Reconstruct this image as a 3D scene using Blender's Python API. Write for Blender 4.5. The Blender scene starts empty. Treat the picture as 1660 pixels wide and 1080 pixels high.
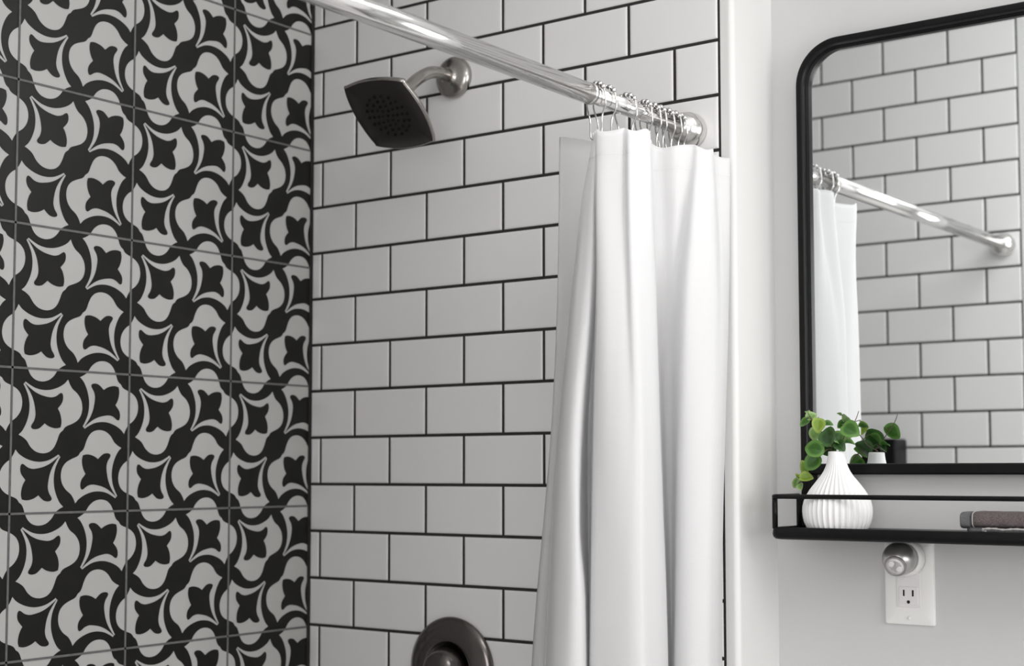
import bpy, bmesh, math, random
from mathutils import Vector, Matrix

S = bpy.context.scene
random.seed(7)
R = math.radians

# ---------------------------------------------------------------- camera
CAM = (1.7984, -1.8474, 1.3500)
cam = bpy.data.cameras.new('camera')
co = bpy.data.objects.new('camera', cam)
S.collection.objects.link(co)
S.camera = co
co.location = CAM
co.rotation_euler = (R(90 + 3.8116), R(0.052), R(36.46))
cam.sensor_width = 36.0
cam.lens = 36.0 * 2408.7 / 1660.0
cam.shift_y = 63.9 / 1660.0
cam.clip_start = 0.05
cam.dof.use_dof = True
cam.dof.focus_distance = 1.97
cam.dof.aperture_fstop = 5.0

# ---------------------------------------------------------------- world, light, exposure
W = bpy.data.worlds.new('world')
S.world = W
W.use_nodes = True
bgn = W.node_tree.nodes['Background']
bgn.inputs['Color'].default_value = (0.92, 0.96, 1.0, 1)
bgn.inputs['Strength'].default_value = 1.0

def area(name, loc, rot, sx, sy, power, col):
    l = bpy.data.lights.new(name, 'AREA')
    l.shape = 'RECTANGLE'
    l.size = sx
    l.size_y = sy
    l.energy = power
    l.color = col
    o = bpy.data.objects.new(name, l)
    S.collection.objects.link(o)
    o.location = loc
    o.rotation_euler = rot
    return o

WIN_Y0, WIN_Y1, WIN_Z0, WIN_Z1 = -1.40, -0.06, 1.05, 2.20
RX = 3.00                      # inner face of the right wall
area('window_daylight', (RX + 0.06, (WIN_Y0 + WIN_Y1) / 2, (WIN_Z0 + WIN_Z1) / 2),
     (0, R(90), 0), WIN_Z1 - WIN_Z0, WIN_Y1 - WIN_Y0, 24.0, (1.0, 0.985, 0.975))
W2X0, W2X1, W2Z0, W2Z1 = 1.35, 2.45, 1.00, 2.10  # bounds of the made-up opening for the rear fill
area('rear_fill_light', ((W2X0 + W2X1) / 2, -2.81, (W2Z0 + W2Z1) / 2), (R(90), 0, 0), W2X1 - W2X0, W2Z1 - W2Z0, 15.0, (1.0, 0.985, 0.975))  # added fill behind the camera, lifts the surfaces that face it
area('ceiling_fill_light', (1.65, -1.05, 2.44), (0, 0, 0), 0.9, 0.9, 9.0, (1.0, 0.975, 0.955))  # unseen overhead fill, added to make the light more diffuse
area('opposite_tile_fill', (1.30, -0.02, 2.20), (R(-88), 0, 0), 0.70, 0.08, 4.5, (0.97, 0.985, 1.0))  # unseen lamp added and aimed to brighten the opposite tiles

S.view_settings.view_transform = 'Standard'
S.view_settings.look = 'None'
S.view_settings.gamma = 1.0
S.view_settings.use_curve_mapping = False
S.view_settings.exposure = 0.17

# ---------------------------------------------------------------- materials
MATS = {}
def mat(name, col, rough=0.5, metal=0.0, noise=0.0, nscale=40.0, bump=0.0, bscale=200.0, spec=0.5, trans=0.0, coat=0.0):
    m = bpy.data.materials.new(name)
    m.use_nodes = True
    nt = m.node_tree
    b = nt.nodes['Principled BSDF']
    b.inputs['Base Color'].default_value = (*col, 1)
    b.inputs['Roughness'].default_value = rough
    b.inputs['Metallic'].default_value = metal
    b.inputs['Specular IOR Level'].default_value = spec
    b.inputs['Coat Weight'].default_value = coat
    tc = nt.nodes.new('ShaderNodeTexCoord')
    if noise > 0:
        n = nt.nodes.new('ShaderNodeTexNoise')
        n.inputs['Scale'].default_value = nscale
        n.inputs['Detail'].default_value = 4
        nt.links.new(tc.outputs['Object'], n.inputs['Vector'])
        r = nt.nodes.new('ShaderNodeValToRGB')
        r.color_ramp.elements[0].position = 0.3
        r.color_ramp.elements[1].position = 0.7
        r.color_ramp.elements[0].color = (*[c * (1 - noise) for c in col], 1)
        r.color_ramp.elements[1].color = (*[min(1, c * (1 + noise)) for c in col], 1)
        nt.links.new(n.outputs['Fac'], r.inputs['Fac'])
        nt.links.new(r.outputs['Color'], b.inputs['Base Color'])
    if bump > 0:
        n = nt.nodes.new('ShaderNodeTexNoise')
        n.inputs['Scale'].default_value = bscale
        n.inputs['Detail'].default_value = 3
        nt.links.new(tc.outputs['Object'], n.inputs['Vector'])
        bp = nt.nodes.new('ShaderNodeBump')
        bp.inputs['Strength'].default_value = bump
        bp.inputs['Distance'].default_value = 0.002
        nt.links.new(n.outputs['Fac'], bp.inputs['Height'])
        nt.links.new(bp.outputs['Normal'], b.inputs['Normal'])
    if trans > 0:
        t = nt.nodes.new('ShaderNodeBsdfTranslucent')
        t.inputs['Color'].default_value = (*col, 1)
        mx = nt.nodes.new('ShaderNodeMixShader')
        mx.inputs[0].default_value = trans
        out = nt.nodes['Material Output']
        nt.links.new(b.outputs[0], mx.inputs[1])
        nt.links.new(t.outputs[0], mx.inputs[2])
        nt.links.new(mx.outputs[0], out.inputs['Surface'])
    MATS[name] = m
    return m

mat('white_glaze', (0.78, 0.775, 0.77), 0.22, noise=0.02, nscale=3)
mat('dark_grout', (0.022, 0.020, 0.019), 0.9, noise=0.2, nscale=150)
mat('tile_black', (0.010, 0.010, 0.008), 0.42, spec=0.25, noise=0.12, nscale=25)
mat('tile_white', (0.46, 0.46, 0.445), 0.42, spec=0.35, noise=0.02, nscale=12)
mat('grey_grout', (0.13, 0.13, 0.13), 0.85, noise=0.15, nscale=150)
mat('wall_paint_lit', (0.70, 0.70, 0.69), 0.45, bump=0.04, bscale=300)  # wall paint lightened; brightness of the window-lit return put into the colour
mat('wall_paint', (0.56, 0.56, 0.56), 0.55, bump=0.04, bscale=300)
mat('ceiling_paint', (0.80, 0.80, 0.79), 0.8, bump=0.05)
mat('floor_tile', (0.62, 0.61, 0.60), 0.4, noise=0.1, nscale=6)
mat('trim_paint', (0.80, 0.80, 0.79), 0.4, bump=0.02)
mat('chrome', (0.86, 0.85, 0.84), 0.13, 1.0)
mat('chrome_satin', (0.70, 0.69, 0.67), 0.20, 1.0)
mat('chrome_bead', (0.55, 0.54, 0.53), 0.06, 1.0)
mat('brushed_nickel', (0.40, 0.38, 0.36), 0.22, 1.0, noise=0.06, nscale=80)
mat('shower_face', (0.022, 0.019, 0.018), 0.32, 0.35)
mat('rubber_black', (0.004, 0.004, 0.004), 0.8, spec=0.2)
mat('valve_metal', (0.16, 0.145, 0.14), 0.22, 1.0, noise=0.05, nscale=60)
mat('black_metal', (0.006, 0.006, 0.0065), 0.32, 0.0, spec=0.14, noise=0.1, nscale=100)
mat('vase_ceramic', (0.74, 0.74, 0.74), 0.5, bump=0.03)
mat('plastic_white', (0.78, 0.78, 0.76), 0.35, bump=0.01)
mat('plastic_receptacle', (0.74, 0.72, 0.72), 0.3, bump=0.01)
mat('slot_black', (0.004, 0.004, 0.004), 0.8)
mat('silver_plastic', (0.50, 0.49, 0.48), 0.30, 0.85)
mat('lens_grey', (0.25, 0.24, 0.24), 0.2)
mat('led_white', (0.72, 0.70, 0.70), 0.2)
mat('towel_brown', (0.13, 0.108, 0.106), 0.95, noise=0.35, nscale=500, bump=0.9, bscale=900)
mat('towel_grey', (0.12, 0.122, 0.125), 0.9, noise=0.2, nscale=600, bump=0.4, bscale=800)
mat('towel_piping', (0.42, 0.40, 0.40), 0.9, bump=0.5, bscale=700)
mat('stem_brown', (0.10, 0.075, 0.05), 0.7, noise=0.2)
_m = mat('liner_vinyl', (0.98, 0.98, 0.98), 0.55)
_b = _m.node_tree.nodes['Principled BSDF']
_b.inputs['Transmission Weight'].default_value = 0.88
_b.inputs['IOR'].default_value = 1.15

def mirror_mat():
    m = bpy.data.materials.new('mirror_silver')
    m.use_nodes = True
    b = m.node_tree.nodes['Principled BSDF']
    b.inputs['Base Color'].default_value = (0.95, 0.97, 0.97, 1)
    b.inputs['Metallic'].default_value = 1
    b.inputs['Roughness'].default_value = 0.0
    MATS['mirror_silver'] = m
mirror_mat()

def glass_mat():
    m = bpy.data.materials.new('window_glass')
    m.use_nodes = True
    b = m.node_tree.nodes['Principled BSDF']
    b.inputs['Roughness'].default_value = 0.0
    b.inputs['Transmission Weight'].default_value = 1.0
    b.inputs['IOR'].default_value = 1.45
    MATS['window_glass'] = m
glass_mat()

def cloth_mat():
    m = mat('curtain_cotton', (0.92, 0.92, 0.925), 0.85, trans=0.50)
    nt = m.node_tree
    b = nt.nodes['Principled BSDF']
    uv = nt.nodes.new('ShaderNodeUVMap')
    heights = []
    for axis, scale in (('X', 300.0), ('Y', 330.0)):       # uv is in metres along the cloth
        w = nt.nodes.new('ShaderNodeTexWave')
        w.wave_type = 'BANDS'
        w.bands_direction = axis
        w.inputs['Scale'].default_value = scale * 0.5
        w.inputs['Distortion'].default_value = 0.3
        nt.links.new(uv.outputs['UV'], w.inputs['Vector'])
        heights.append(w)
    a = nt.nodes.new('ShaderNodeMath')
    a.operation = 'ADD'
    nt.links.new(heights[0].outputs['Fac'], a.inputs[0])
    nt.links.new(heights[1].outputs['Fac'], a.inputs[1])
    bp = nt.nodes.new('ShaderNodeBump')
    bp.inputs['Strength'].default_value = 0.12
    bp.inputs['Distance'].default_value = 0.0008
    nt.links.new(a.outputs[0], bp.inputs['Height'])
    nt.links.new(bp.outputs['Normal'], b.inputs['Normal'])
cloth_mat()

def leaf_mat(name, inner, outer):
    m = mat(name, inner, 0.42, trans=0.18)
    nt = m.node_tree
    b = nt.nodes['Principled BSDF']
    uv = nt.nodes.new('ShaderNodeUVMap')            # uv.x = radius fraction on the leaf blade
    sep = nt.nodes.new('ShaderNodeSeparateXYZ')
    nt.links.new(uv.outputs['UV'], sep.inputs[0])
    n = nt.nodes.new('ShaderNodeTexNoise')
    n.inputs['Scale'].default_value = 4
    nt.links.new(uv.outputs['UV'], n.inputs['Vector'])
    a = nt.nodes.new('ShaderNodeMath')
    a.operation = 'MULTIPLY_ADD'
    a.inputs[1].default_value = 0.35
    nt.links.new(n.outputs['Fac'], a.inputs[0])
    nt.links.new(sep.outputs['X'], a.inputs[2])
    r = nt.nodes.new('ShaderNodeValToRGB')
    r.color_ramp.elements[0].position = 0.72
    r.color_ramp.elements[1].position = 1.15 / 1.2
    r.color_ramp.elements[0].color = (*inner, 1)
    r.color_ramp.elements[1].color = (*outer, 1)
    nt.links.new(a.outputs[0], r.inputs['Fac'])
    nt.links.new(r.outputs['Color'], b.inputs['Base Color'])
leaf_mat('leaf_dark', (0.010, 0.050, 0.004), (0.035, 0.10, 0.018))
leaf_mat('leaf_green', (0.028, 0.105, 0.008), (0.10, 0.23, 0.04))
leaf_mat('leaf_pale', (0.15, 0.29, 0.07), (0.30, 0.42, 0.17))
leaf_mat('leaf_lime', (0.15, 0.25, 0.018), (0.26, 0.36, 0.06))

# ---------------------------------------------------------------- mesh helpers
class MB:
    """Collects faces, then links them as one mesh object."""
    def __init__(s):
        s.v, s.f, s.m, s.sm, s.uv = [], [], [], [], {}
    def add(s, verts, faces, mi=0, smooth=False):
        o = len(s.v)
        s.v += [tuple(v) for v in verts]
        for f in faces:
            s.f.append([o + i for i in f]); s.m.append(mi); s.sm.append(smooth)
        return o
    def box(s, a, b, mi=0):
        (x0, y0, z0), (x1, y1, z1) = a, b
        s.add([(x0,y0,z0),(x1,y0,z0),(x1,y1,z0),(x0,y1,z0),(x0,y0,z1),(x1,y0,z1),(x1,y1,z1),(x0,y1,z1)],
              [(0,3,2,1),(4,5,6,7),(0,1,5,4),(1,2,6,5),(2,3,7,6),(3,0,4,7)], mi)
    def tube(s, pts, r, seg=12, mi=0, caps=True, closed=False):
        pts = [Vector(p) for p in pts]
        n = len(pts)
        rr = r if isinstance(r, (list, tuple)) else [r] * n
        t0 = (pts[1] - pts[0]).normalized()
        up = Vector((0, 0, 1)) if abs(t0.z) < 0.9 else Vector((1, 0, 0))
        nrm = (up - t0 * up.dot(t0)).normalized()
        vs = []
        for i, p in enumerate(pts):
            if closed: t = (pts[(i+1) % n] - pts[i-1]).normalized()
            elif i == 0: t = t0
            elif i == n - 1: t = (pts[-1] - pts[-2]).normalized()
            else: t = (pts[i+1] - pts[i-1]).normalized()
            nrm = (nrm - t * nrm.dot(t)).normalized()
            bn = t.cross(nrm)
            for k in range(seg):
                a = 2 * math.pi * k / seg
                vs.append(p + (nrm * math.cos(a) + bn * math.sin(a)) * rr[i])
        fs = []
        for i in range(n if closed else n - 1):
            j = (i + 1) % n
            for k in range(seg):
                l = (k + 1) % seg
                fs.append((i*seg+k, i*seg+l, j*seg+l, j*seg+k))
        s.add(vs, fs, mi, True)
        if caps and not closed:
            o = len(s.v) - len(vs)
            s.f.append([o + k for k in range(seg)][::-1]); s.m.append(mi); s.sm.append(False)
            s.f.append([o + (n-1)*seg + k for k in range(seg)]); s.m.append(mi); s.sm.append(False)
    def lathe(s, prof, M=Matrix(), seg=40, mi=0, rfun=None):
        """prof = [(radius, height)] about the local z axis, M places it."""
        vs, fs = [], []
        for (r, h) in prof:
            for k in range(seg):
                a = 2 * math.pi * k / seg
                q = r * (rfun(a, h, r) if rfun else 1)
                vs.append(M @ Vector((q * math.cos(a), q * math.sin(a), h)))
        n = len(prof)
        for i in range(n - 1):
            for k in range(seg):
                l = (k + 1) % seg
                fs.append((i*seg+k, i*seg+l, (i+1)*seg+l, (i+1)*seg+k))
        s.add(vs, fs, mi, True)
        o = len(s.v) - len(vs)
        for i, rev in ((0, True), (n - 1, False)):
            if prof[i][0] > 1e-6:
                f = [o + i*seg + k for k in range(seg)]
                s.f.append(f[::-1] if rev else f); s.m.append(mi); s.sm.append(False)
    def grid(s, rows, mi=0, smooth=True, closed=False):
        n, k = len(rows), len(rows[0])
        vs = [p for r in rows for p in r]
        fs = []
        for i in range(n - 1):
            for j in range(k if closed else k - 1):
                l = (j + 1) % k
                fs.append((i*k+j, i*k+l, (i+1)*k+l, (i+1)*k+j))
        return s.add(vs, fs, mi, smooth)
    def build(s, name, mats, parent=None, bevel=0.0, bseg=2, solid=0.0):
        me = bpy.data.meshes.new(name)
        me.from_pydata(s.v, [], s.f)
        if not isinstance(mats, (list, tuple)): mats = [mats]
        for m in mats: me.materials.append(MATS[m])
        me.polygons.foreach_set('material_index', s.m)
        me.polygons.foreach_set('use_smooth', s.sm)
        if s.uv:
            l = me.uv_layers.new(name='UVMap')
            for lp in me.loops:
                l.data[lp.index].uv = s.uv.get(lp.vertex_index, (0, 0))
        bm = bmesh.new(); bm.from_mesh(me)
        bmesh.ops.remove_doubles(bm, verts=bm.verts, dist=1e-6)
        bmesh.ops.dissolve_degenerate(bm, edges=bm.edges, dist=1e-7)
        bmesh.ops.recalc_face_normals(bm, faces=bm.faces)
        bm.to_mesh(me); bm.free()
        me.update()
        o = bpy.data.objects.new(name, me)
        S.collection.objects.link(o)
        if parent:
            o.parent = parent
            o.matrix_parent_inverse = Matrix.Translation(-Vector(parent.location))
        if solid:
            m = o.modifiers.new('thickness', 'SOLIDIFY'); m.thickness = solid; m.offset = 0
        if bevel:
            m = o.modifiers.new('bevel', 'BEVEL'); m.width = bevel; m.segments = bseg
            m.limit_method = 'ANGLE'; m.angle_limit = R(40)
            for p in me.polygons: p.use_smooth = True
            m.harden_normals = True
        return o

def tag(o, label=None, cat=None, group=None, kind=None):
    for k, v in (('label', label), ('category', cat), ('group', group), ('kind', kind)):
        if v: o[k] = v
    return o

def thing(name, loc, label, cat, group=None):
    o = bpy.data.objects.new(name, None)
    o.empty_display_size = 0.03
    S.collection.objects.link(o)
    o.location = loc
    return tag(o, label, cat, group)

def catmull(pts, per):
    P = [Vector(p) for p in pts]
    P = [P[0] * 2 - P[1]] + P + [P[-1] * 2 - P[-2]]
    out = []
    for i in range(1, len(P) - 2):
        for k in range(per):
            t = k / per
            a, b, c, d = P[i-1], P[i], P[i+1], P[i+2]
            out.append(0.5 * ((2*b) + (c-a)*t + (2*a-5*b+4*c-d)*t*t + (3*b-a-3*c+d)*t**3))
    out.append(P[-2])
    return out

def basis(origin, zdir, up=(0, 0, 1)):
    z = Vector(zdir).normalized()
    x = Vector(up).cross(z)
    if x.length < 1e-4: x = Vector((1, 0, 0))
    x.normalize()
    y = z.cross(x)
    M = Matrix((x, y, z)).transposed().to_4x4()
    return Matrix.Translation(Vector(origin)) @ M

# ---------------------------------------------------------------- dimensions (metres)
V = 0.0794; H = V * 1.96          # subway tile pitch
ZV = 1.805                        # height of a grout line on the back wall
UC = 0.1693 * H                   # first joint of the even rows, measured from the corner
CEIL = 2.46
XE = 0.800                        # right edge of the tiled field
XW = 0.822                        # right edge of the wet wall
YM = 0.122                        # painted wall that carries the mirror
YF = -1.199                       # tiled wall opposite the shower head
BACK = -2.75

# ---------------------------------------------------------------- the room
m = MB(); m.box((-0.15, BACK - 0.12, -0.10), (RX + 0.12, YM + 0.12, 0.0)); tag(m.build('floor', 'floor_tile'), kind='structure')
m = MB(); m.box((-0.15, BACK - 0.12, CEIL), (RX + 0.12, YM + 0.12, CEIL + 0.10)); tag(m.build('ceiling', 'ceiling_paint'), kind='structure')
m = MB(); m.box((XW, YM, 0), (RX + 0.12, YM + 0.12, CEIL)); tag(m.build('wall_vanity', 'wall_paint'), kind='structure')
m = MB()
m.box((XW, BACK - 0.12, 0), (W2X0, BACK, CEIL)); m.box((W2X1, BACK - 0.12, 0), (RX + 0.12, BACK, CEIL))
m.box((W2X0, BACK - 0.12, 0), (W2X1, BACK, W2Z0)); m.box((W2X0, BACK - 0.12, W2Z1), (W2X1, BACK, CEIL))
tag(m.build('wall_rear', 'wall_paint'), kind='structure')  # its opening is invented to let the rear fill in
m = MB()
for x0_, x1_, z0_, z1_ in ((W2X0, W2X1, W2Z0, W2Z0 + 0.05), (W2X0, W2X1, W2Z1 - 0.05, W2Z1), (W2X0, W2X0 + 0.05, W2Z0, W2Z1), (W2X1 - 0.05, W2X1, W2Z0, W2Z1)):
    m.box((x0_, BACK - 0.11, z0_), (x1_, BACK - 0.07, z1_))
fill_frame = tag(m.build('rear_fill_frame', 'trim_paint'), kind='structure')  # made-up frame around the added rear fill, never in view
m = MB(); m.box((W2X0 + 0.02, BACK - 0.091, W2Z0 + 0.02), (W2X1 - 0.02, BACK - 0.085, W2Z1 - 0.02)); m.build('pane', 'window_glass', fill_frame)

# right wall with its window opening
m = MB()
y0, y1 = BACK, YM
m.box((RX, y0, 0), (RX + 0.12, y1, WIN_Z0)); m.box((RX, y0, WIN_Z1), (RX + 0.12, y1, CEIL))
m.box((RX, y0, WIN_Z0), (RX + 0.12, WIN_Y0, WIN_Z1)); m.box((RX, WIN_Y1, WIN_Z0), (RX + 0.12, y1, WIN_Z1))
tag(m.build('wall_right', 'wall_paint'), kind='structure')
m = MB()
for a, b in (((RX + 0.07, WIN_Y0, WIN_Z0), (RX + 0.11, WIN_Y1, WIN_Z0 + 0.05)), ((RX + 0.07, WIN_Y0, WIN_Z1 - 0.05), (RX + 0.11, WIN_Y1, WIN_Z1)),
             ((RX + 0.07, WIN_Y0, WIN_Z0), (RX + 0.11, WIN_Y0 + 0.05, WIN_Z1)), ((RX + 0.07, WIN_Y1 - 0.05, WIN_Z0), (RX + 0.11, WIN_Y1, WIN_Z1)),
             ((RX + 0.07, (WIN_Y0 + WIN_Y1) / 2 - 0.02, WIN_Z0), (RX + 0.11, (WIN_Y0 + WIN_Y1) / 2 + 0.02, WIN_Z1))):
    m.box(a, b)
win = tag(m.build('window_1', 'trim_paint'), kind='structure')
m = MB(); m.box((RX + 0.085, WIN_Y0 + 0.02, WIN_Z0 + 0.02), (RX + 0.091, WIN_Y1 - 0.02, WIN_Z1 - 0.02)); m.build('pane', 'window_glass', win)

def rounded_prism(m, pts, z0, z1, mi=0):
    n = len(pts)
    m.add([(x, y, z0) for x, y in pts] + [(x, y, z1) for x, y in pts],
          [tuple(range(n))[::-1], tuple(range(n, 2 * n))] + [(i, (i+1) % n, n + (i+1) % n, n + i) for i in range(n)], mi)

def arc2(cx, cy, r, a0, a1, n=6):
    return [(cx + r * math.cos(R(a0 + (a1 - a0) * i / n)), cy + r * math.sin(R(a0 + (a1 - a0) * i / n))) for i in range(n + 1)]

def subway(m, face_y, sgn, x0, x1, ucol, zbase, z0, z1, par):
    """Glazed tiles with pillowed edges standing proud of the grout; sgn = outward y direction."""
    g = 0.0019; e = 0.0045; th = 0.0022
    j0 = int(math.floor((z0 - zbase) / V)); j1 = int(math.ceil((z1 - zbase) / V))
    for j in range(j0, j1):
        zb, zt = max(z0, zbase + j * V + g), min(z1, zbase + (j + 1) * V - g)
        if zt - zb < 0.006: continue
        off = ucol + (H / 2 if (j + par) % 2 else 0)
        i0 = int(math.floor((x0 - off) / H)); i1 = int(math.ceil((x1 - off) / H))
        for i in range(i0, i1):
            a, b = max(x0, off + i * H + g), min(x1, off + (i + 1) * H - g)
            if b - a < 0.006: continue
            tw = random.uniform(-0.00018, 0.00018); tv = random.uniform(-0.00018, 0.00018)
            w = min(e, (b - a) / 3)
            rings = []
            for inset, d in ((0, -0.0006), (0.0008, th * 0.55), (w * 0.5, th * 0.88), (w, th)):
                ring = []
                for (x, z, sx, sz) in ((a, zb, 1, 1), (b, zb, -1, 1), (b, zt, -1, -1), (a, zt, 1, -1)):
                    dd = d + (tw * (-sx) + tv * (-sz) if d > 0 else 0)
                    ring.append((x + sx * inset, face_y + sgn * dd, z + sz * inset))
                rings.append(ring)
            vs = [p for r in rings for p in r]
            fs = [(12, 13, 14, 15)]
            for q in range(3):
                for k in range(4):
                    l = (k + 1) % 4
                    fs.append((q*4+k, q*4+l, q*4+4+l, q*4+4+k))
            m.add(vs, fs, 1)

# wet wall with the shower head: painted block, tiled field set 1.5 mm in front of it
m = MB()
gy = 0.0022                       # grout face
rad = 0.008
out = [(0.0, gy)] + [(XE - 0.002, gy), (XE - 0.002, 0.004), (XE + 0.002, 0.004), (XE + 0.002, 0.0005)]
out += [(x, y) for x, y in arc2(XW - rad, 0.0005 + rad, rad, -90, 0)] + [(XW, YM + 0.12), (0.0, YM + 0.12)]
rounded_prism(m, out, 0, CEIL, 0)
m.box((0.0, gy - 0.0006, 0), (XE + 0.0016, gy + 0.001, CEIL), 2)
subway(m, gy, -1, 0.004, XE - 0.002, UC, ZV, 0.0, CEIL, 0)
wb = tag(m.build('wall_back', ['wall_paint_lit', 'white_glaze', 'dark_grout']), kind='structure')

# opposite wet wall, seen in the mirror
m = MB()
m.box((0.0, BACK, 0), (XW, YF - 0.0022, CEIL), 0)
m.box((0.0, YF - 0.0028, 0), (0.774, YF - 0.0016, CEIL), 2)
subway(m, YF - 0.0022, 1, 0.004, 0.772, 0.772 - 5 * H, 2.3563, 0.0, CEIL, 1)
tag(m.build('wall_front', ['wall_paint_lit', 'white_glaze', 'dark_grout']), kind='structure')

# patterned cement-look tiles on the left wall: every tile is four quarter turns of one motif
QW = [(0.110, 0.093), (0.146, 0.114), (0.194, 0.135), (0.254, 0.145), (0.316, 0.141), (0.378, 0.122), (0.430, 0.093), (0.460, 0.062),
      (0.475, 0.094), (0.500, 0.128), (0.543, 0.160), (0.575, 0.205), (0.586, 0.261), (0.574, 0.315), (0.543, 0.352), (0.500, 0.375),
      (0.460, 0.390), (0.438, 0.404), (0.424, 0.424)]
QF = [(0.100, 0.100), (0.135, 0.127), (0.178, 0.156), (0.222, 0.176), (0.264, 0.187), (0.318, 0.194), (0.360, 0.184), (0.390, 0.164), (0.407, 0.160), (0.418, 0.174), (0.420, 0.200),
      (0.412, 0.228), (0.392, 0.254), (0.377, 0.270), (0.394, 0.298), (0.406, 0.333), (0.410, 0.370), (0.403, 0.403)]
def smooth_outline(P, corners):
    """Spline through the points, keeping the listed indices sharp."""
    out = []
    idx = sorted(set([0, len(P) - 1] + corners))
    for a, b in zip(idx[:-1], idx[1:]):
        seg = [Vector((*p, 0)) for p in P[a:b+1]]
        c = catmull(seg, 3) if len(seg) > 2 else seg
        out += [(v.x, v.y) for v in c[:-1]]
    out.append(P[-1])
    return out
def mirror_outline(half):
    return half + [(y, x) for x, y in half[::-1][1:-1]] if half[0][0] == half[0][1] else half + [(y, x) for x, y in half[::-1][1:]]
OW = smooth_outline(QW, [7]); OW = OW + [(y, x) for x, y in OW[::-1][1:]]
OF = smooth_outline(QF, [13]); OF = OF + [(y, x) for x, y in OF[::-1][1:-1]]
m = MB()
PL = 0.2050; Y2 = -0.1827; ZP = 1.805 + 0.1014
m.box((-0.15, BACK, 0), (0.0, YM + 0.12, CEIL), 0)
for i in range(-5, 1):
    for j in range(-9, 3):
        ya = Y2 + (i - 1) * PL + PL        # edge of the tile nearer the room
        for q in range(4):
            for O, mi, d in ((OW, 1, 0.0004), (OF, 0, 0.0008)):
                vs = []
                for (s_, t_) in O:
                    a, b = (s_, t_) if q in (0, 3) else (0.5 + t_, 0.5 - s_)
                    if q >= 2: a, b = 1 - a, 1 - b
                    vs.append((a - 0.5, b - 0.5))
                m.add([(d, ya + (a + 0.5) * PL, ZP - (j_ + b + 0.5) * PL) for (a, b), j_ in ((v, -j) for v in vs)],
                      [tuple(range(len(vs)))], mi)
for i in range(-6, 2):
    y = Y2 + i * PL
    if y < 0: m.box((-0.001, y - 0.0016, 0), (0.0013, y + 0.0016, CEIL), 2)
for j in range(-10, 4):
    z = ZP + j * PL
    if 0 < z < CEIL: m.box((-0.001, YF, z - 0.0016), (0.0013, 0.002, z + 0.0016), 2)
m.box((0.0, -0.003, 0), (0.003, 0.002, CEIL), 3)
tag(m.build('wall_left', ['tile_black', 'tile_white', 'grey_grout', 'dark_grout']), kind='structure')

# ---------------------------------------------------------------- curtain rod
def rod_at(y): return Vector((0.756 + 0.0185 * (y / 1.2), y, 1.805 + 0.031 - 0.010 * y))
YJ = -0.262
t = thing('curtain_rod', rod_at(0), 'chrome telescoping shower curtain rod running from wall to wall', 'curtain rod')
m = MB(); m.tube([rod_at(YF + 0.03), rod_at(YJ)], 0.0137, 32); m.build('outer_tube', 'chrome', t)
m = MB(); m.tube([rod_at(YJ - 0.003), rod_at(YJ + 0.004)], 0.0142, 32); m.build('tube_collar', 'chrome_satin', t)
m = MB(); m.tube([rod_at(YJ - 0.02), rod_at(-0.02)], 0.0112, 28); m.build('inner_tube', 'chrome', t)
FP = [(0.0235, 0.0), (0.0252, 0.004), (0.0260, 0.010), (0.0255, 0.017), (0.0236, 0.024), (0.0205, 0.0295), (0.0165, 0.0335), (0.0135, 0.0355), (0.0128, 0.041), (0.0118, 0.042)]
for y, d in ((-0.0005, -1), (YF + 0.0005, 1)):
    m = MB(); m.lathe(FP, basis(rod_at(y), (0, d, 0)), 40); m.build('end_flange', 'chrome_satin', t)

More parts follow.
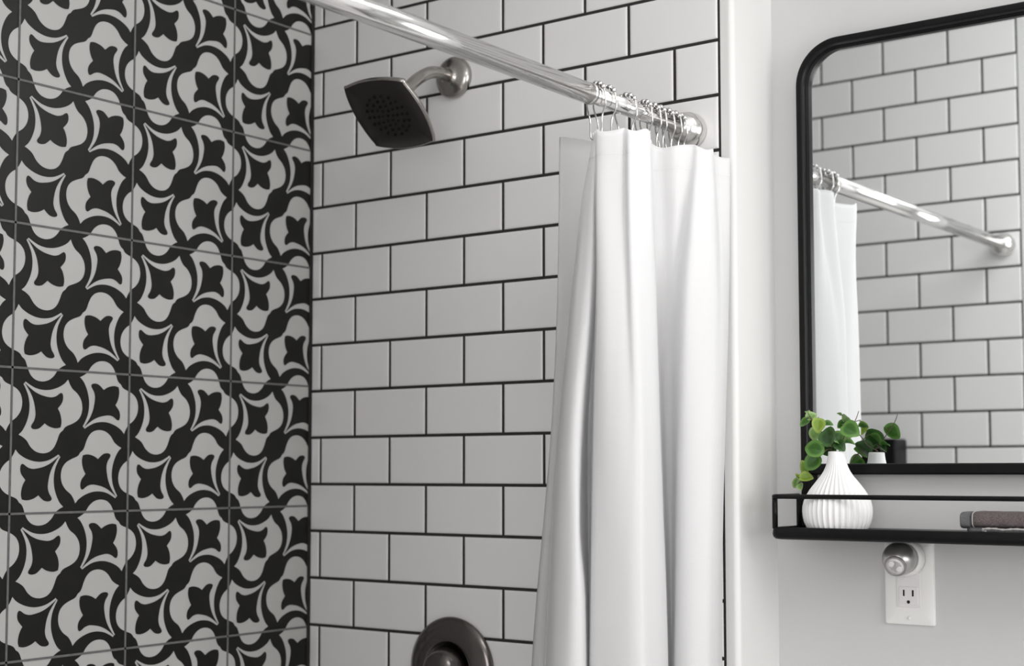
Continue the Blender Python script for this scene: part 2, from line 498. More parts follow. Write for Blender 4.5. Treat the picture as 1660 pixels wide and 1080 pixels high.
# ---------------------------------------------------------------- curtain, liner, hooks
CURTAIN = {
 1.793: [(0.7213, -0.2001), (0.7318, -0.2236), (0.7370, -0.2322), (0.7428, -0.2403), (0.7462, -0.2440), (0.7485, -0.2461), (0.7503, -0.2473), (0.7526, -0.2493), (0.7543, -0.2505), (0.7558, -0.2520), (0.7577, -0.2542), (0.7618, -0.2575), (0.7715, -0.2565), (0.7886, -0.2464), (0.7922, -0.2387), (0.8002, -0.2440), (0.8066, -0.2318), (0.8105, -0.2215), (0.8124, -0.2139), (0.8058, -0.2000), (0.7817, -0.1617), (0.7721, -0.1377), (0.7794, -0.1273), (0.7994, -0.1237), (0.8140, -0.1042), (0.8227, -0.1028), (0.8292, -0.0906), (0.8313, -0.0790), (0.8191, -0.0532), (0.8249, -0.0463), (0.8311, -0.0293), (0.8111, -0.0155)],
 1.705: [(0.7178, -0.1955), (0.7184, -0.2262), (0.7227, -0.2355), (0.7308, -0.2419), (0.7380, -0.2454), (0.7440, -0.2471), (0.7471, -0.2461), (0.7451, -0.2401), (0.7453, -0.2375), (0.7484, -0.2414), (0.7558, -0.2521), (0.7605, -0.2549), (0.7698, -0.2517), (0.7840, -0.2400), (0.7881, -0.2332), (0.7984, -0.2406), (0.8041, -0.2289), (0.8086, -0.2181), (0.8096, -0.2074), (0.8016, -0.1896), (0.7802, -0.1556), (0.7716, -0.1333), (0.7779, -0.1212), (0.7971, -0.1195), (0.8048, -0.1063), (0.8203, -0.1135), (0.8311, -0.0993), (0.8356, -0.0835), (0.8269, -0.0588), (0.8292, -0.0508), (0.8309, -0.0309), (0.8075, -0.0108)],
 1.585: [(0.7090, -0.1921), (0.7037, -0.2271), (0.7074, -0.2368), (0.7191, -0.2469), (0.7287, -0.2497), (0.7379, -0.2504), (0.7430, -0.2466), (0.7385, -0.2325), (0.7322, -0.2185), (0.7383, -0.2264), (0.7538, -0.2486), (0.7601, -0.2539), (0.7717, -0.2529), (0.7856, -0.2438), (0.7920, -0.2378), (0.8008, -0.2400), (0.8056, -0.2328), (0.8069, -0.2169), (0.8073, -0.1991), (0.8007, -0.1803), (0.7793, -0.1463), (0.7708, -0.1240), (0.7740, -0.1116), (0.7818, -0.1083), (0.7924, -0.1117), (0.8175, -0.1306), (0.8336, -0.1161), (0.8415, -0.0966), (0.8392, -0.0771), (0.8374, -0.0598), (0.8271, -0.0300), (0.8013, -0.0054)],
 1.405: [(0.6984, -0.1850), (0.6834, -0.2272), (0.6888, -0.2394), (0.7040, -0.2530), (0.7184, -0.2599), (0.7270, -0.2585), (0.7288, -0.2497), (0.7175, -0.2269), (0.6992, -0.1906), (0.7100, -0.1951), (0.7395, -0.2356), (0.7497, -0.2467), (0.7652, -0.2503), (0.7834, -0.2467), (0.7976, -0.2400), (0.8045, -0.2362), (0.8086, -0.2294), (0.8076, -0.2127), (0.8050, -0.1885), (0.7948, -0.1636), (0.7748, -0.1285), (0.7637, -0.1018), (0.7654, -0.0931), (0.7735, -0.0921), (0.7861, -0.1039), (0.8065, -0.1275), (0.8248, -0.1252), (0.8392, -0.1096), (0.8414, -0.0917), (0.8371, -0.0700), (0.8205, -0.0324), (0.7906, 0.0015)],
 1.275: [(0.6931, -0.1781), (0.6702, -0.2261), (0.6764, -0.2378), (0.6964, -0.2567), (0.7137, -0.2651), (0.7282, -0.2668), (0.7311, -0.2597), (0.7145, -0.2308), (0.6939, -0.1837), (0.7034, -0.1892), (0.7323, -0.2301), (0.7443, -0.2425), (0.7610, -0.2450), (0.7803, -0.2432), (0.7961, -0.2390), (0.8042, -0.2343), (0.8076, -0.2281), (0.8067, -0.2100), (0.8037, -0.1836), (0.7938, -0.1560), (0.7735, -0.1187), (0.7618, -0.0924), (0.7611, -0.0830), (0.7672, -0.0834), (0.7796, -0.0980), (0.8002, -0.1238), (0.8194, -0.1247), (0.8352, -0.1117), (0.8369, -0.0930), (0.8316, -0.0695), (0.8150, -0.0320), (0.7863, 0.0030)],
 1.195: [(0.6899, -0.1738), (0.6637, -0.2243), (0.6699, -0.2360), (0.6923, -0.2568), (0.7115, -0.2651), (0.7278, -0.2667), (0.7339, -0.2560), (0.7193, -0.2269), (0.6913, -0.1790), (0.6995, -0.1854), (0.7278, -0.2268), (0.7398, -0.2392), (0.7583, -0.2416), (0.7776, -0.2398), (0.7940, -0.2365), (0.8033, -0.2309), (0.8067, -0.2246), (0.8058, -0.2066), (0.8034, -0.1797), (0.7942, -0.1516), (0.7730, -0.1125), (0.7606, -0.0867), (0.7593, -0.0777), (0.7640, -0.0792), (0.7757, -0.0943), (0.7957, -0.1206), (0.8165, -0.1227), (0.8323, -0.1097), (0.8334, -0.0915), (0.8282, -0.0667), (0.8111, -0.0282), (0.7824, 0.0067)],
 1.055: [(0.6843, -0.1664), (0.6535, -0.2203), (0.6590, -0.2324), (0.6833, -0.2544), (0.7049, -0.2633), (0.7226, -0.2627), (0.7306, -0.2493), (0.7156, -0.2180), (0.6864, -0.1711), (0.6932, -0.1785), (0.7209, -0.2203), (0.7340, -0.2343), (0.7538, -0.2359), (0.7736, -0.2350), (0.7899, -0.2316), (0.8010, -0.2260), (0.8045, -0.2184), (0.8036, -0.2003), (0.8007, -0.1726), (0.7917, -0.1431), (0.7700, -0.1031), (0.7577, -0.0773), (0.7550, -0.0693), (0.7584, -0.0718), (0.7687, -0.0878), (0.7881, -0.1146), (0.8104, -0.1193), (0.8269, -0.1059), (0.8280, -0.0863), (0.8223, -0.0606), (0.8047, -0.0213), (0.7761, 0.0136)],
}
LINER = {
 1.785: [(0.7005, -0.1775), (0.6948, -0.2066), (0.6818, -0.2287), (0.669, -0.1759), (0.6784, -0.144), (0.6956, -0.1313), (0.6913, -0.0846), (0.7124, -0.069)] ,
 1.455: [(0.6838, -0.1625), (0.6766, -0.2114), (0.6647, -0.2202), (0.6511, -0.1742), (0.6637, -0.1399), (0.6877, -0.1222), (0.678, -0.0671), (0.6991, -0.0515)] ,
 1.055: [(0.6643, -0.1438), (0.646, -0.2196), (0.6241, -0.2171), (0.618, -0.1655), (0.6485, -0.1429), (0.6716, -0.101), (0.6673, -0.0544), (0.6882, -0.0389)] ,
}
def drape(levels, per, zs, ymax):
    keys = sorted(levels, reverse=True)
    L = {k: catmull([(x, min(y, ymax), 0) for x, y in levels[k]], per) for k in keys}
    rows = []
    for z in zs:
        if z >= keys[0]: c = L[keys[0]]
        elif z <= keys[-1]: c = L[keys[-1]]
        else:
            # smooth interpolation between the four nearest levels
            i = max(k for k in range(len(keys) - 1) if keys[k] >= z)
            tt = (keys[i] - z) / (keys[i] - keys[i+1])
            a, b = L[keys[max(i-1, 0)]], L[keys[i]]
            c2, d = L[keys[i+1]], L[keys[min(i+2, len(keys)-1)]]
            c = []
            for p0, p1, p2, p3 in zip(a, b, c2, d):
                c.append(0.5 * ((2*p1) + (p2-p0)*tt + (2*p0-5*p1+4*p2-p3)*tt*tt + (3*p1-p0-3*p2+p3)*tt**3))
        rows.append([Vector((p.x, min(p.y, ymax), z)) for p in c])
    return rows
def cloth(name, levels, per, ztop, zbot, nz, material, ymax, sag, crease=0.0):
    zs = [ztop - (ztop - zbot) * (k / nz) ** 1.15 for k in range(nz + 1)]
    rows = drape(levels, per, zs, ymax)
    m = MB()
    n = len(rows[0])
    for r_i, row in enumerate(rows):
        f = max(0.0, 1 - (ztop - zs[r_i]) / 0.06)
        for k, p in enumerate(row):
            if r_i: p.z = zs[r_i]
            p.z -= sag(k / (n - 1)) * f
    m.grid(rows)
    for i, row in enumerate(rows):
        u = 0.0
        for k, p in enumerate(row):
            if k: u += (row[k] - row[k-1]).length
            m.uv[i * n + k] = (u, p.z)
    return m, rows, n
NH = 9
HOOKY = [-0.2526, -0.2318, -0.1815, -0.1371, -0.1192, -0.1027, -0.0809, -0.0622, -0.0467]
HOOKY = [y + 0.006 for y in HOOKY]
m, rows, n = cloth('shower_curtain', CURTAIN, 5, 1.792, 0.25, 100, 'curtain_cotton', -0.009,
                   lambda u: 0.0025 * (1 - math.cos(u * 2 * math.pi * 9)) + 0.006 * max(0, u - 0.75) / 0.25)
cur = m.build('shower_curtain', 'curtain_cotton')
tag(cur, 'white cotton shower curtain bunched up at the wall end of the chrome rod', 'shower curtain')
sd = cur.modifiers.new('thickness', 'SOLIDIFY'); sd.thickness = 0.0012; sd.offset = 0
# stitched header band along the top
m = MB()
hem = []
for i, row in enumerate(rows):
    if rows[0][0].z - row[0].z > 0.038: break
    hem.append(i)
zt = 0.034
seam = []
for k in range(n):
    col = [r[k] for r in rows]
    for a, b in zip(col[:-1], col[1:]):
        if a.z >= 1.792 - zt > b.z:
            f = (a.z - (1.792 - zt)) / (a.z - b.z); seam.append(a.lerp(b, f)); break
m.tube(seam, 0.0009, 6)
m.build('header_stitching', 'curtain_cotton', cur)

m, rows2, n2 = cloth('curtain_liner', LINER, 8, 1.797, 0.20, 40, 'liner_vinyl', -0.012, lambda u: 0.0)
lin = m.build('curtain_liner', 'liner_vinyl')
tag(lin, 'pale frosted vinyl liner hanging on the tub side of the white curtain', 'curtain liner')
lin.modifiers.new('thickness', 'SOLIDIFY').thickness = 0.0003

ORD = ['first', 'second', 'third', 'fourth', 'fifth', 'sixth', 'seventh', 'eighth', 'last']
def make_hook():
    t = thing('curtain_hook', (0, 0, 0), 'x', 'curtain hook', 'roller curtain hooks on the chrome rod')
    r = 0.0165
    arc = [Vector((r * math.sin(R(a)), 0, r * math.cos(R(a)))) for a in range(-80, 81, 10)]
    front = [Vector(p) for p in ((0.0175, 0.000, -0.006), (0.0165, 0.001, -0.014), (0.0105, 0.002, -0.024), (0.0085, 0.002, -0.034), (0.0085, 0.002, -0.046), (0.006, 0.002, -0.055), (0.001, 0.001, -0.057), (-0.003, 0.0, -0.053))]
    back = [Vector(p) for p in ((-0.003, 0.0, -0.058), (-0.008, -0.001, -0.055), (-0.0095, -0.001, -0.046), (-0.0095, -0.001, -0.034), (-0.012, -0.001, -0.024), (-0.0165, 0.0, -0.013), (-0.0175, 0.0, -0.005))]
    m = MB(); m.tube(catmull(back + arc[::2] + front, 3), 0.00115, 8); m.build('wire', 'chrome_satin', t)
    for a in (-52, -26, 0, 26, 52):
        m = MB()
        c = Vector((r * math.sin(R(a)), 0, r * math.cos(R(a))))
        ax = Vector((math.cos(R(a)), 0, -math.sin(R(a))))
        m.lathe([(0.0008, -0.0038), (0.0024, -0.0032), (0.0035, -0.0018), (0.0038, 0), (0.0035, 0.0018), (0.0024, 0.0032), (0.0008, 0.0038)], basis(c, ax, (0, 1, 0)), 14)
        m.build('roller_ball', 'chrome_bead', t)
    return t
hook0 = make_hook()
for i, y in enumerate(HOOKY):
    if i == 0: h = hook0
    else:
        h = hook0.copy(); S.collection.objects.link(h)
        for ch in hook0.children:
            c = ch.copy(); S.collection.objects.link(c); c.parent = h
    p = rod_at(y)
    h.location = (p.x, y, p.z)
    h.rotation_euler = (0, 0, R(random.uniform(-10, 10) - 6))
    h['label'] = 'chrome roller curtain hook, ' + ('first from the free end of the bunched curtain' if i == 0 else
                 'nearest to the round rod flange on the wall' if i == NH - 1 else ORD[i] + ' from the free end of the bunched curtain')

# ---------------------------------------------------------------- shower head
HX = 0.321
t = thing('overhead_shower', (HX, 0, 1.99), 'square pillow-shaped nickel shower head on a bent arm from the white tiles', 'shower head')
m = MB(); m.lathe([(0.0330, 0.0), (0.0338, 0.003), (0.0335, 0.008), (0.0310, 0.0115), (0.0250, 0.0140), (0.0180, 0.0165), (0.0130, 0.0185), (0.0115, 0.021)], basis((HX, -0.0005, 1.984), (0, -1, 0)), 44)
m.build('wall_flange', 'brushed_nickel', t)
hc = Vector((0.322, -0.163, 1.893))                  # centre of the nozzle face
nrm = Vector((0.0, -0.66, -0.75)).normalized()       # where the face looks
e1 = Vector((1, 0, 0)); e2 = nrm.cross(e1).normalized()
if e2.z > 0: e2 = -e2
e1, e2 = e1 * math.cos(R(3.5)) + e2 * math.sin(R(3.5)), e2 * math.cos(R(3.5)) - e1 * math.sin(R(3.5))
back_pt = hc - nrm * 0.052
arm = catmull([(HX, -0.005, 1.984), (HX, -0.035, 1.984), (HX, -0.062, 1.980), (HX - 0.003, -0.088, 1.966), tuple(back_pt - nrm * 0.014 + Vector((0.002, 0.0, 0.001))), tuple(back_pt + nrm * 0.012)], 6)
m = MB(); m.tube(arm, 0.0098, 20); m.build('arm', 'brushed_nickel', t)
m = MB(); m.lathe([(0.0115, 0), (0.0135, 0.002), (0.0145, 0.008), (0.0145, 0.014), (0.0130, 0.018)], basis(back_pt - nrm * 0.006, nrm), 24); m.build('swivel_nut', 'brushed_nickel', t)
def pillow(half, d, n=14):
    """Outline of a square with bulged sides and softened corners."""
    P = []
    for side in range(4):
        for k in range(n):
            u = -1 + 2 * k / n
            bul = 1.0 - 0.15 * (u * u) ** 1.0
            cr = 1.0 - 0.03 * max(0, abs(u) - 0.85) / 0.15
            x, y = u * 0.90 * cr, bul * 0.985
            for _ in range(side): x, y = y, -x
            P.append((x * half, y * half))
    return P
HH = 0.0665
head = MB()
rings = []
for (s_, d) in ((0.18, -0.038), (0.32, -0.034), (0.62, -0.021), (0.88, -0.012), (0.97, -0.007), (1.0, -0.003), (0.995, 0.0), (0.965, 0.0015)):
    rings.append([hc + e1 * x * s_ + e2 * y * s_ + nrm * d for x, y in pillow(HH, 0)])
head.grid(rings, closed=True)
n_ = len(rings[0])
head.f.append(list(range(n_))); head.m.append(0); head.sm.append(False)
hb = head.build('head_shell', 'brushed_nickel', t)
m = MB()
fr = [[hc + e1 * x * s_ + e2 * y * s_ + nrm * d for x, y in pillow(HH, 0)] for s_, d in ((0.965, 0.0005), (0.945, 0.0020), (0.55, 0.0030), (0.2, 0.0036), (0.02, 0.0038))]
m.grid(fr, closed=True)
fp = m.build('face_plate', 'shower_face', t)
for ring_r, cnt in ((0.0, 1), (0.010, 6), (0.018, 10), (0.027, 14), (0.036, 18)):
    for k in range(cnt):
        a = 2 * math.pi * (k + 0.5 * (cnt % 4 == 0)) / cnt
        c = hc + e1 * ring_r * math.cos(a) + e2 * ring_r * math.sin(a) + nrm * 0.0028
        m = MB(); m.lathe([(0.0027, 0), (0.0026, 0.0018), (0.0018, 0.0028), (0.0003, 0.0029)], basis(c, nrm), 8)
        m.build('nozzle', 'rubber_black', t)

# ---------------------------------------------------------------- shower valve
VC = Vector((0.318, 0, 1.039))
t = thing('shower_valve', tuple(VC), 'round dark nickel shower valve on the tiles at the bottom edge', 'shower valve')
m = MB(); m.lathe([(0.0815, 0.0), (0.0825, 0.003), (0.0810, 0.007), (0.0740, 0.011), (0.0620, 0.0145), (0.0520, 0.017), (0.0470, 0.0175), (0.0440, 0.016), (0.0410, 0.013), (0.020, 0.012)], basis(VC + Vector((0, -0.0005, 0)), (0, -1, 0)), 64)
m.build('escutcheon', 'valve_metal', t)
m = MB(); m.lathe([(0.036, 0.0), (0.036, 0.010), (0.034, 0.018), (0.031, 0.026), (0.026, 0.032), (0.016, 0.036), (0.002, 0.037)], basis(VC + Vector((0, -0.012, 0)), (0, -1, 0)), 44)
hub = m.build('handle_hub', 'valve_metal', t)
m = MB(); m.tube(catmull([VC + Vector((0, -0.036, -0.010)), VC + Vector((0.004, -0.058, -0.040)), VC + Vector((0.008, -0.060, -0.075)), VC + Vector((0.010, -0.062, -0.100))], 5), [0.011] * 5 + [0.0095] * 5 + [0.008] * 5 + [0.007], 16)
m.build('lever', 'valve_metal', t)

# ---------------------------------------------------------------- black object on the opposite tiles, only seen in the mirror
CB = Vector((0.462, YF, 1.378))
t = thing('soap_dispenser', tuple(CB), 'small black dispenser on the far tiles, seen only in the mirror behind the leaves', 'soap dispenser')
m = MB(); m.box((CB.x - 0.043, YF + 0.001, CB.z - 0.10), (CB.x + 0.043, YF + 0.07, CB.z + 0.045)); m.build('body', 'black_metal', t, bevel=0.006)
m = MB(); m.box((CB.x - 0.02, YF + 0.066, CB.z - 0.092), (CB.x + 0.02, YF + 0.080, CB.z - 0.055)); m.build('push_lever', 'black_metal', t, bevel=0.003)

# ---------------------------------------------------------------- mirror with shelf
MX0, MX1 = 0.8712, 1.4410           # outer edges
MZ1 = 1.805 + 0.1625                # top outer edge
MZB = 1.805 - 0.460                 # lower edge of the bottom bar
FW = 0.0150
MYF, MYB = 0.095, YM - 0.001
SZ0, SZ1 = 1.805 - 0.5480, 1.805 - 0.531
RC = 0.064
t = thing('mirror_with_shelf', ((MX0 + MX1) / 2, YM, SZ0), 'black-framed rounded mirror with a railed black shelf below on the painted wall', 'mirror')
def frame_path(off):
    x0, x1, z1, r = MX0 + off, MX1 - off, MZ1 - off, RC - off
    P = [(x0, SZ0 + 0.004)]
    P += [(x0 + r - r * math.cos(R(a)), z1 - r + r * math.sin(R(a))) for a in range(0, 91, 6)]
    P += [(x1 - r + r * math.sin(R(a)), z1 - r + r * math.cos(R(a))) for a in range(0, 91, 6)]
    P += [(x1, SZ0 + 0.004)]
    return P
m = MB()
prof = [(0, MYB), (0, MYF + 0.004), (0.0015, MYF + 0.001), (0.004, MYF), (FW - 0.006, MYF), (FW - 0.0045, MYF + 0.001), (FW - 0.0035, MYF + 0.004), (FW - 0.0035, MYF + 0.012), (FW, MYF + 0.014), (FW, MYB)]
m.grid([[(x, y, z) for (x, z) in frame_path(o_)] for o_, y in prof], smooth=False)
k = len(frame_path(0))
o_ = 0
m.f.append([i * k for i in range(len(prof))]); m.m.append(0); m.sm.append(False)
m.f.append([i * k + k - 1 for i in range(len(prof))]); m.m.append(0); m.sm.append(False)
fr = m.build('frame', 'black_metal', t)
for p in fr.data.polygons: p.use_smooth = True
e = fr.modifiers.new('edge', 'EDGE_SPLIT'); e.split_angle = R(28)
m = MB(); m.box((MX0 + 0.006, MYF + 0.004, MZB), (MX1 - 0.006, MYB, MZB + 0.0155)); m.build('bottom_bar', 'black_metal', t, bevel=0.003)
# glass: rounded top corners, a hair in front of the backing
m = MB()
gp = [(x, z) for x, z in frame_path(FW - 0.002)]
gp[0] = (gp[0][0], MZB + 0.006); gp[-1] = (gp[-1][0], MZB + 0.006)
ng = len(gp)
m.add([(x, 0.113, z) for x, z in gp] + [(x, 0.117, z) for x, z in gp], [tuple(range(ng)), tuple(range(2 * ng - 1, ng - 1, -1))] + [(i, (i+1) % ng, ng + (i+1) % ng, ng + i) for i in range(ng)])
m.build('mirror_glass', 'mirror_silver', t)
# tray
SX0, SX1, SY0, SY1 = 0.8700, 1.4515, -0.0015, MYB
def tray_path(off, r=0.014):
    r = max(0.003, r - off)
    x0, x1, ya, yb = SX0 + off, SX1 - off, SY0 + off, SY1
    return [(x0, yb)] + [(x0 + r - r * math.cos(R(a)), ya + r - r * math.sin(R(a))) for a in range(0, 91, 10)] + [(x1 - r + r * math.sin(R(a)), ya + r - r * math.cos(R(a))) for a in range(0, 91, 10)] + [(x1, yb)]
m = MB()
rows_ = [[(x, y, z) for x, y in tray_path(o_)] for o_, z in ((0.012, SZ0), (0.004, SZ0 + 0.001), (0.001, SZ0 + 0.004), (0.0, SZ0 + 0.008), (0.001, SZ1 - 0.002), (0.003, SZ1), (0.006, SZ1 - 0.0005), (0.0075, SZ1 - 0.003))]
m.grid(rows_)
k = len(rows_[0]); N_ = len(rows_)
m.f.append(list(range(k))[::-1]); m.m.append(0); m.sm.append(False)
m.f.append([(N_ - 1) * k + i for i in range(k)]); m.m.append(0); m.sm.append(False)
m.f.append([i * k for i in range(N_)] + [i * k + k - 1 for i in range(N_ - 1, -1, -1)]); m.m.append(0); m.sm.append(False)
m.build('shelf_tray', 'black_metal', t)
RLZ = 1.805 - 0.4895
rp = [(0.873, 0.086, RLZ), (0.873, 0.012, RLZ)] + [(0.873 + 0.010 - 0.010 * math.cos(R(a)), 0.012 - 0.010 * math.sin(R(a)), RLZ) for a in range(15, 91, 15)]
rp += [(SX0 + SX1 - x, y, z) for x, y, z in rp[::-1]]
m = MB(); m.tube(rp, 0.0032, 12); m.build('guard_rail', 'black_metal', t)
for x, y in ((0.8755, 0.0065), (0.8740, 0.085), (SX0 + SX1 - 0.8745, 0.006), (SX0 + SX1 - 0.8740, 0.085)):
    m = MB(); m.tube([(x, y, SZ1 - 0.002), (x, y, RLZ + 0.001)], 0.0038, 12); m.build('rail_post', 'black_metal', t)

# ---------------------------------------------------------------- vase and its leafy sprigs
VX, VY = 0.9500, 0.0445
VZ = SZ1 - 0.0026
t = MB()
def rib(a, h, r): return 1 + 0.070 * (0.5 - abs(math.sin(18 * a))) * min(1, max(0, (0.096 - h) / 0.03)) * min(1, (h + 0.004) / 0.01)
vprof = [(0.0405, 0.0), (0.0425, 0.003), (0.0450, 0.010), (0.0467, 0.018), (0.0474, 0.026), (0.0470, 0.033), (0.0452, 0.041), (0.0420, 0.049), (0.0375, 0.057), (0.0322, 0.0645), (0.0270, 0.0715), (0.0222, 0.078), (0.0184, 0.0845), (0.0158, 0.0905), (0.0140, 0.0965), (0.0128, 0.1025), (0.0120, 0.1085), (0.0117, 0.1130), (0.0110, 0.1140), (0.0102, 0.1130), (0.0100, 0.100), (0.010, 0.06), (0.004, 0.05)]
t.lathe([(r * 0.965, h * 0.925) for r, h in vprof], Matrix.Translation((VX, VY, VZ)), 456, rfun=rib)
vase = t.build('bud_vase', 'vase_ceramic')
tag(vase, 'white ribbed teardrop bud vase standing at the left end of the black shelf', 'vase')

LEAVES = [
 (0.9018,0.0500,1.4178,0.0068,1),
 (0.9078,0.0550,1.4254,0.0068,2),
 (0.9008,0.0600,1.4322,0.0034,2),
 (0.9258,0.0400,1.4142,0.0086,3),
 (0.9330,0.0500,1.4143,0.0068,1),
 (0.9112,0.0600,1.4030,0.0080,2),
 (0.9429,0.0350,1.3960,0.0112,0),
 (0.9498,0.0450,1.3957,0.0097,1),
 (0.9349,0.0500,1.3814,0.0101,0),
 (0.9258,0.0300,1.3794,0.0112,1),
 (0.9559,0.0400,1.3844,0.0067,0),
 (0.9640,0.0500,1.3882,0.0067,1),
 (0.9179,0.0400,1.3627,0.0109,1),
 (0.8987,0.0500,1.3552,0.0072,3),
 (0.9053,0.0400,1.3411,0.0079,3),
 (0.8892,0.0500,1.3405,0.0049,3),
 (0.8895,0.0450,1.3344,0.0061,2),
 (0.8980,0.0400,1.3292,0.0049,2),
 (0.9713,0.0400,1.4065,0.0111,1),
]
STEMS = [ [(0.9472, 0.05, 1.3738), (0.941, 0.05, 1.3851), (0.9271, 0.05, 1.4022), (0.9151, 0.05, 1.4175), (0.9061, 0.05, 1.43)], [(0.949, 0.045, 1.3737), (0.9371, 0.045, 1.3794), (0.9208, 0.045, 1.374), (0.9104, 0.045, 1.3609), (0.9009, 0.045, 1.3439), (0.8915, 0.045, 1.3306)], [(0.951, 0.045, 1.3737), (0.9542, 0.045, 1.3849), (0.9614, 0.045, 1.396), (0.9745, 0.045, 1.4134), (0.9796, 0.045, 1.4225), (0.9827, 0.045, 1.4308)]]
def leaf_mesh(c, r, face, tipdir, cup, col):
    """A round cupped leaf blade with a soft point and a raised midrib."""
    f = Vector(face).normalized()
    y = Vector(tipdir); y = (y - f * y.dot(f)).normalized()
    x = y.cross(f)
    m = MB()
    rows = []
    segs, rn = 20, 5
    for i in range(rn + 1):
        q = i / rn
        row = []
        for k in range(segs):
            a = 2 * math.pi * k / segs
            lx, ly = math.sin(a), math.cos(a)
            pt_ = 1 + 0.24 * max(0, ly) ** 8 - 0.06 * max(0, -ly) ** 4
            px, py = lx * 0.95 * q, ly * pt_ * q
            h = cup * (abs(px) ** 1.3 * 1.2 - 0.45 * py * py + 0.08 * math.sin(3 * a) * q) - 0.05 * math.exp(-(px / 0.12) ** 2)
            row.append(c + (x * px + y * py + f * h) * r)
        rows.append(row)
    m.grid(rows, closed=True)
    for i in range(rn + 1):
        for k in range(segs): m.uv[i * segs + k] = (i / rn, k / segs * 0.3)
    return m, c - y * r * 0.98
LM = ['leaf_dark', 'leaf_green', 'leaf_pale', 'leaf_lime']
FACES = [(-.2,-.9,.5), (.3,-.8,.6), (0,-.5,.8), (.5,-.8,.2), (.1,-.5,.85), (.5,-.85,-.1), (-.2,-.9,.35), (.5,-.6,.6), (.2,-.9,.3), (.2,-.95,.25), (.3,-.8,.5), (.1,-.35,.95), (.1,-.95,.2),
         (.8,-.6,.1), (.3,-.7,.6), (.9,-.3,.2), (.6,-.7,-.2), (-.2,-.8,.5), (.15,-.93,.35)]
TIPS = [(-1,0,-.5), (.6,0,.6), (-.3,0,1), (-.1,0,-.9), (1,0,.1), (-.1,0,-1), (-.3,0,.9), (.6,0,-.6), (-.4,0,.3), (-.9,0,.2), (.6,0,-.5), (1,0,.25), (-.6,0,-.5), (-.2,0,1), (1,0,.35), (-.4,0,1), (-.4,0,-.9), (.4,0,-1), (.8,0,-.5)]
SPRIG = [0] * 8 + [1, 1, 1] + [2] + [1] * 6 + [2]
SLAB = ['upright leafy sprig on the left of the white vase with pale top leaves', 'leafy sprig drooping over the left side of the white vase', 'thin sprig with one round leaf leaning right out of the vase']
for s_ in range(3):
    base = STEMS[s_][0]
    root = thing('leafy_sprig', base, SLAB[s_], 'plant sprig', 'green sprigs in the white vase')
    inner = [(VX, VY, VZ + 0.072), (VX + (0.004, -0.006, 0.006)[s_], VY + (0.003, 0.0, -0.003)[s_], VZ + 0.104)]
    path = catmull(inner + [tuple(p) for p in STEMS[s_][(1 if s_ else 1):]], 5)
    m = MB(); m.tube(path, [0.0010 - 0.0005 * i / len(path) for i in range(len(path))], 8)
    m.build('stem', 'stem_brown', root)
    for (x, y, z, r, col), fc, tp, sp in zip(LEAVES, FACES, TIPS, SPRIG):
        if sp != s_: continue
        c = Vector((x, y, z)); r *= 1.30 if col == 0 else 1.17
        m, pet = leaf_mesh(c, r, fc, tp, random.uniform(0.25, 0.45), col)
        near = min(path, key=lambda q: (q - pet).length)
        o = m.build('leaf', LM[col], root)
        if (near - pet).length > 0.0015:
            m = MB(); m.tube(catmull([near, (near + pet) / 2 + Vector((0, 0.001, 0.001)), pet], 4), 0.00055, 6)
            m.build('petiole', 'stem_brown', o)
        if col >= 2: o['label'] = 'pale yellow-green leaf'

# ---------------------------------------------------------------- folded towel at the right end of the shelf
TX0, TX1 = 1.128, 1.385
t = thing('folded_towel', ((TX0 + TX1) / 2, 0.05, SZ1 - 0.003), 'folded grey-brown washcloth lying on the black shelf under the mirror', 'towel')
def slab(m, x0, x1, ya, yb, za, zb, r, jag=0.0, mi=0, nx=40):
    rows = []
    for i in range(nx + 1):
        x = x0 + (x1 - x0) * i / nx
        row = []
        en = min(i, nx - i)
        sh = 0.80 if en == 0 else 1.0
        for k in range(28):
            a = 2 * math.pi * k / 28
            ca, sa = math.cos(a), math.sin(a)
            sx = abs(ca) ** 0.45 * (1 if ca >= 0 else -1); sz = abs(sa) ** 0.55 * (1 if sa >= 0 else -1)
            j = 1 + jag * (random.random() - 0.5)
            cz = (za + zb) / 2
            zz = cz + (zb - za) / 2 * sz * sh * j
            row.append((x, (ya + yb) / 2 + (yb - ya) / 2 * sx * sh * j, max(zz, za)))
        rows.append(row)
    m.grid(rows, closed=True)
    n = 28
    o = len(m.v) - len(rows) * n
    m.f.append([o + k for k in range(n)]); m.m.append(mi); m.sm.append(False)
    m.f.append([o + nx * n + k for k in range(n)][::-1]); m.m.append(mi); m.sm.append(False)
TZ = SZ1 - 0.0028
m = MB(); slab(m, TX0 + 0.013, TX1, 0.012, 0.074, TZ + 0.007, TZ + 0.0275, 0.01, 0.04); m.build('terry_fold', 'towel_brown', t)
m = MB(); slab(m, TX0, TX0 + 0.016, 0.013, 0.073, TZ + 0.0055, TZ + 0.0270, 0.01, 0.0, nx=8); m.build('hem_band', 'towel_grey', t)
m = MB(); slab(m, TX0 + 0.008, TX1 - 0.004, 0.016, 0.074, TZ, TZ + 0.0085, 0.004, 0.03); m.build('under_fold', 'towel_grey', t)
m = MB(); m.tube([(TX0 + 0.0185, 0.043 + 0.0315 * (abs(math.cos(R(a))) ** 0.45) * (1 if math.cos(R(a)) > 0 else -1), TZ + 0.0172 + 0.0106 * (abs(math.sin(R(a))) ** 0.55) * (1 if math.sin(R(a)) > 0 else -1)) for a in range(0, 360, 12)], 0.0007, 6, closed=True)
m.build('hem_stitching', 'towel_piping', t)
m = MB()
pp = [(TX0 + 0.034 + 0.012 * i, 0.0105 + 0.0008 * math.sin(i * 1.7), TZ + 0.0062 + 0.0007 * math.sin(i * 2.3)) for i in range(20)]
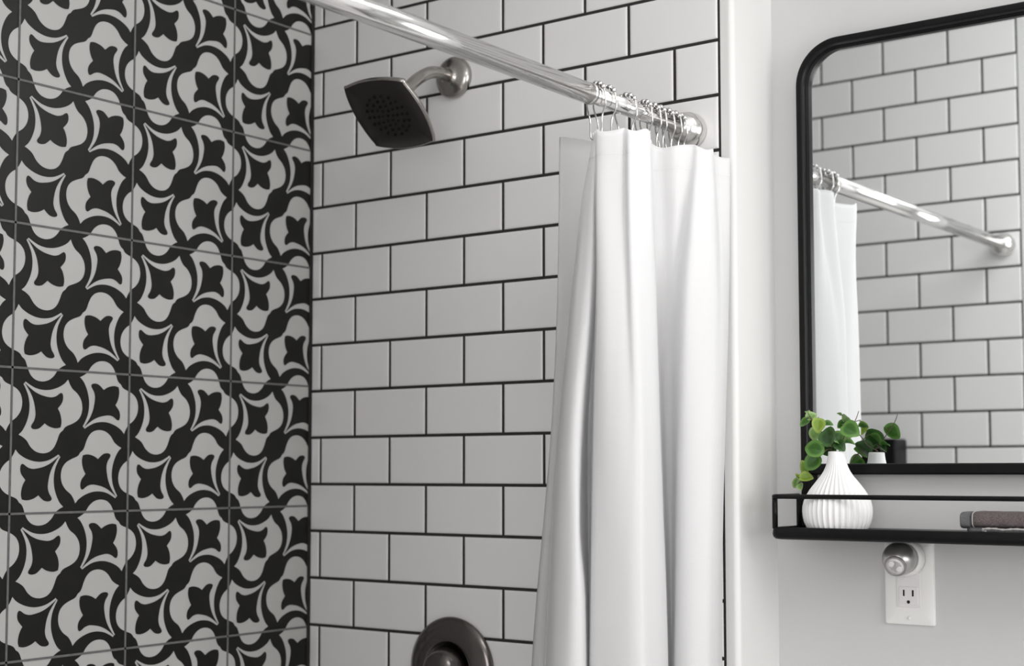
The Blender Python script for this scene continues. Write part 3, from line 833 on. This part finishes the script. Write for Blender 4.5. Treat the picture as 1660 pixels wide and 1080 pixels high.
pp = [(TX0 + 0.036, 0.0135, TZ + 0.0035), (TX0 + 0.031, 0.0115, TZ + 0.0045)] + pp
m.tube(catmull(pp, 4), [0.0013 + 0.0004 * math.sin(i * 2.1) for i in range((len(pp) - 1) * 4 + 1)], 8)
m.build('edge_piping', 'towel_piping', t)

# ---------------------------------------------------------------- power outlet and night light
OX, OZ = 1.0205, 1.805 - 0.607
t = thing('power_outlet', (OX, YM, OZ), 'white wall outlet plate on the painted wall below the shelf', 'power outlet')
OW_, OHt = 0.0352, 0.0575
m = MB()
def rrect(hx, hz, r, n=5):
    return [(cx + r * math.cos(R(a + 90 * i / n)), cz + r * math.sin(R(a + 90 * i / n))) for cx, cz, a in ((hx - r, hz - r, 0), (-hx + r, hz - r, 90), (-hx + r, -hz + r, 180), (hx - r, -hz + r, 270)) for i in range(n + 1)]
rows_ = [[(OX + x * s_, y, OZ + z * (1 - (1 - s_) * 0.62)) for x, z in rrect(OW_, OHt, 0.003)] for s_, y in ((1.0, YM - 0.0002), (1.0, YM - 0.0030), (0.975, YM - 0.0052), (0.92, YM - 0.0062), (0.5, YM - 0.0064))]
m.grid(rows_, closed=True, smooth=False)
k = len(rows_[0]); m.f.append([4 * k + i for i in range(k)]); m.m.append(0); m.sm.append(False)
m.build('cover_plate', 'plastic_white', t, bevel=0.0006)
m = MB(); m.box((OX - 0.0168, YM - 0.0078, OZ - 0.0335), (OX + 0.0168, YM - 0.004, OZ + 0.0335)); m.box((OX - 0.0135, YM - 0.0086, OZ - 0.0300), (OX + 0.0135, YM - 0.007, OZ - 0.0055)); m.box((OX - 0.0135, YM - 0.0086, OZ + 0.0055), (OX + 0.0135, YM - 0.007, OZ + 0.0300))
rec = m.build('receptacle', 'plastic_receptacle', t, bevel=0.0007)
SKZ = OZ - 0.0175
for dx, dz, hx, hz in ((-0.0064, 0.0035, 0.0011, 0.0042), (0.0064, 0.0035, 0.0012, 0.0042)):
    m = MB(); m.box((OX + dx - hx, YM - 0.0089, SKZ + dz - hz), (OX + dx + hx, YM - 0.0083, SKZ + dz + hz)); m.build('slot', 'slot_black', rec)
m = MB(); m.lathe([(0.0023, 0), (0.0023, 0.0006)], basis((OX, YM - 0.0083, SKZ - 0.0085), (0, -1, 0)), 16); m.build('ground_hole', 'slot_black', rec)
for dz in (-0.0480, 0.0480):
    m = MB(); m.lathe([(0.0026, 0), (0.0026, 0.0006), (0.0020, 0.0011), (0.0002, 0.0012)], basis((OX, YM - 0.0063, OZ + dz), (0, -1, 0)), 16)
    m.box((OX - 0.0002, YM - 0.0077, OZ + dz - 0.002), (OX + 0.0002, YM - 0.0073, OZ + dz + 0.002))
    m.build('screw', 'plastic_white', t)

NC = Vector((OX + 0.001, 0.078, OZ + 0.0340))
t = thing('night_light', (NC.x, YM - 0.009, NC.z), 'round silver night light plugged into the upper socket of the white outlet', 'night light')
m = MB(); m.lathe([(0.0235, 0.0), (0.0245, 0.002), (0.0245, 0.010), (0.0235, 0.014), (0.021, 0.0155)], basis((NC.x, YM - 0.0088, NC.z), (0, -1, 0)), 44); m.build('plug_base', 'plastic_white', t)
m = MB(); m.lathe([(0.0205, 0.0)] + [(0.0225 * math.cos(R(a)), 0.019 + 0.0225 * math.sin(R(a))) for a in range(-24, 88, 8)] + [(0.0004, 0.0415)], basis((NC.x, YM - 0.0225, NC.z), (0, -1, 0)), 48); dome = m.build('dome', 'silver_plastic', t)
ld = Vector((0.095, -0.887, -0.45)).normalized()
sc = Vector((NC.x, YM - 0.0225 - 0.019, NC.z))
B = basis(sc + ld * 0.0185, ld)
m = MB(); m.lathe([(0.0140, -0.002), (0.0150, 0.002), (0.0142, 0.0035), (0.0128, 0.0032), (0.0120, 0.0022)], B, 36); m.build('lens_ring', 'lens_grey', t)
m = MB(); m.lathe([(0.0125, 0.0008), (0.0122, 0.0022), (0.0004, 0.0027)], B, 36); lens = m.build('lens', 'plastic_receptacle', t)
for s_ in (-1, 1):
    c = B @ Vector((s_ * 0.0046, -s_ * 0.0036, 0.0024))
    m = MB(); m.lathe([(0.0050, 0), (0.0046, 0.0010), (0.0028, 0.0016), (0.0003, 0.0018)], basis(c, ld), 20); m.build('led', 'led_white', t)
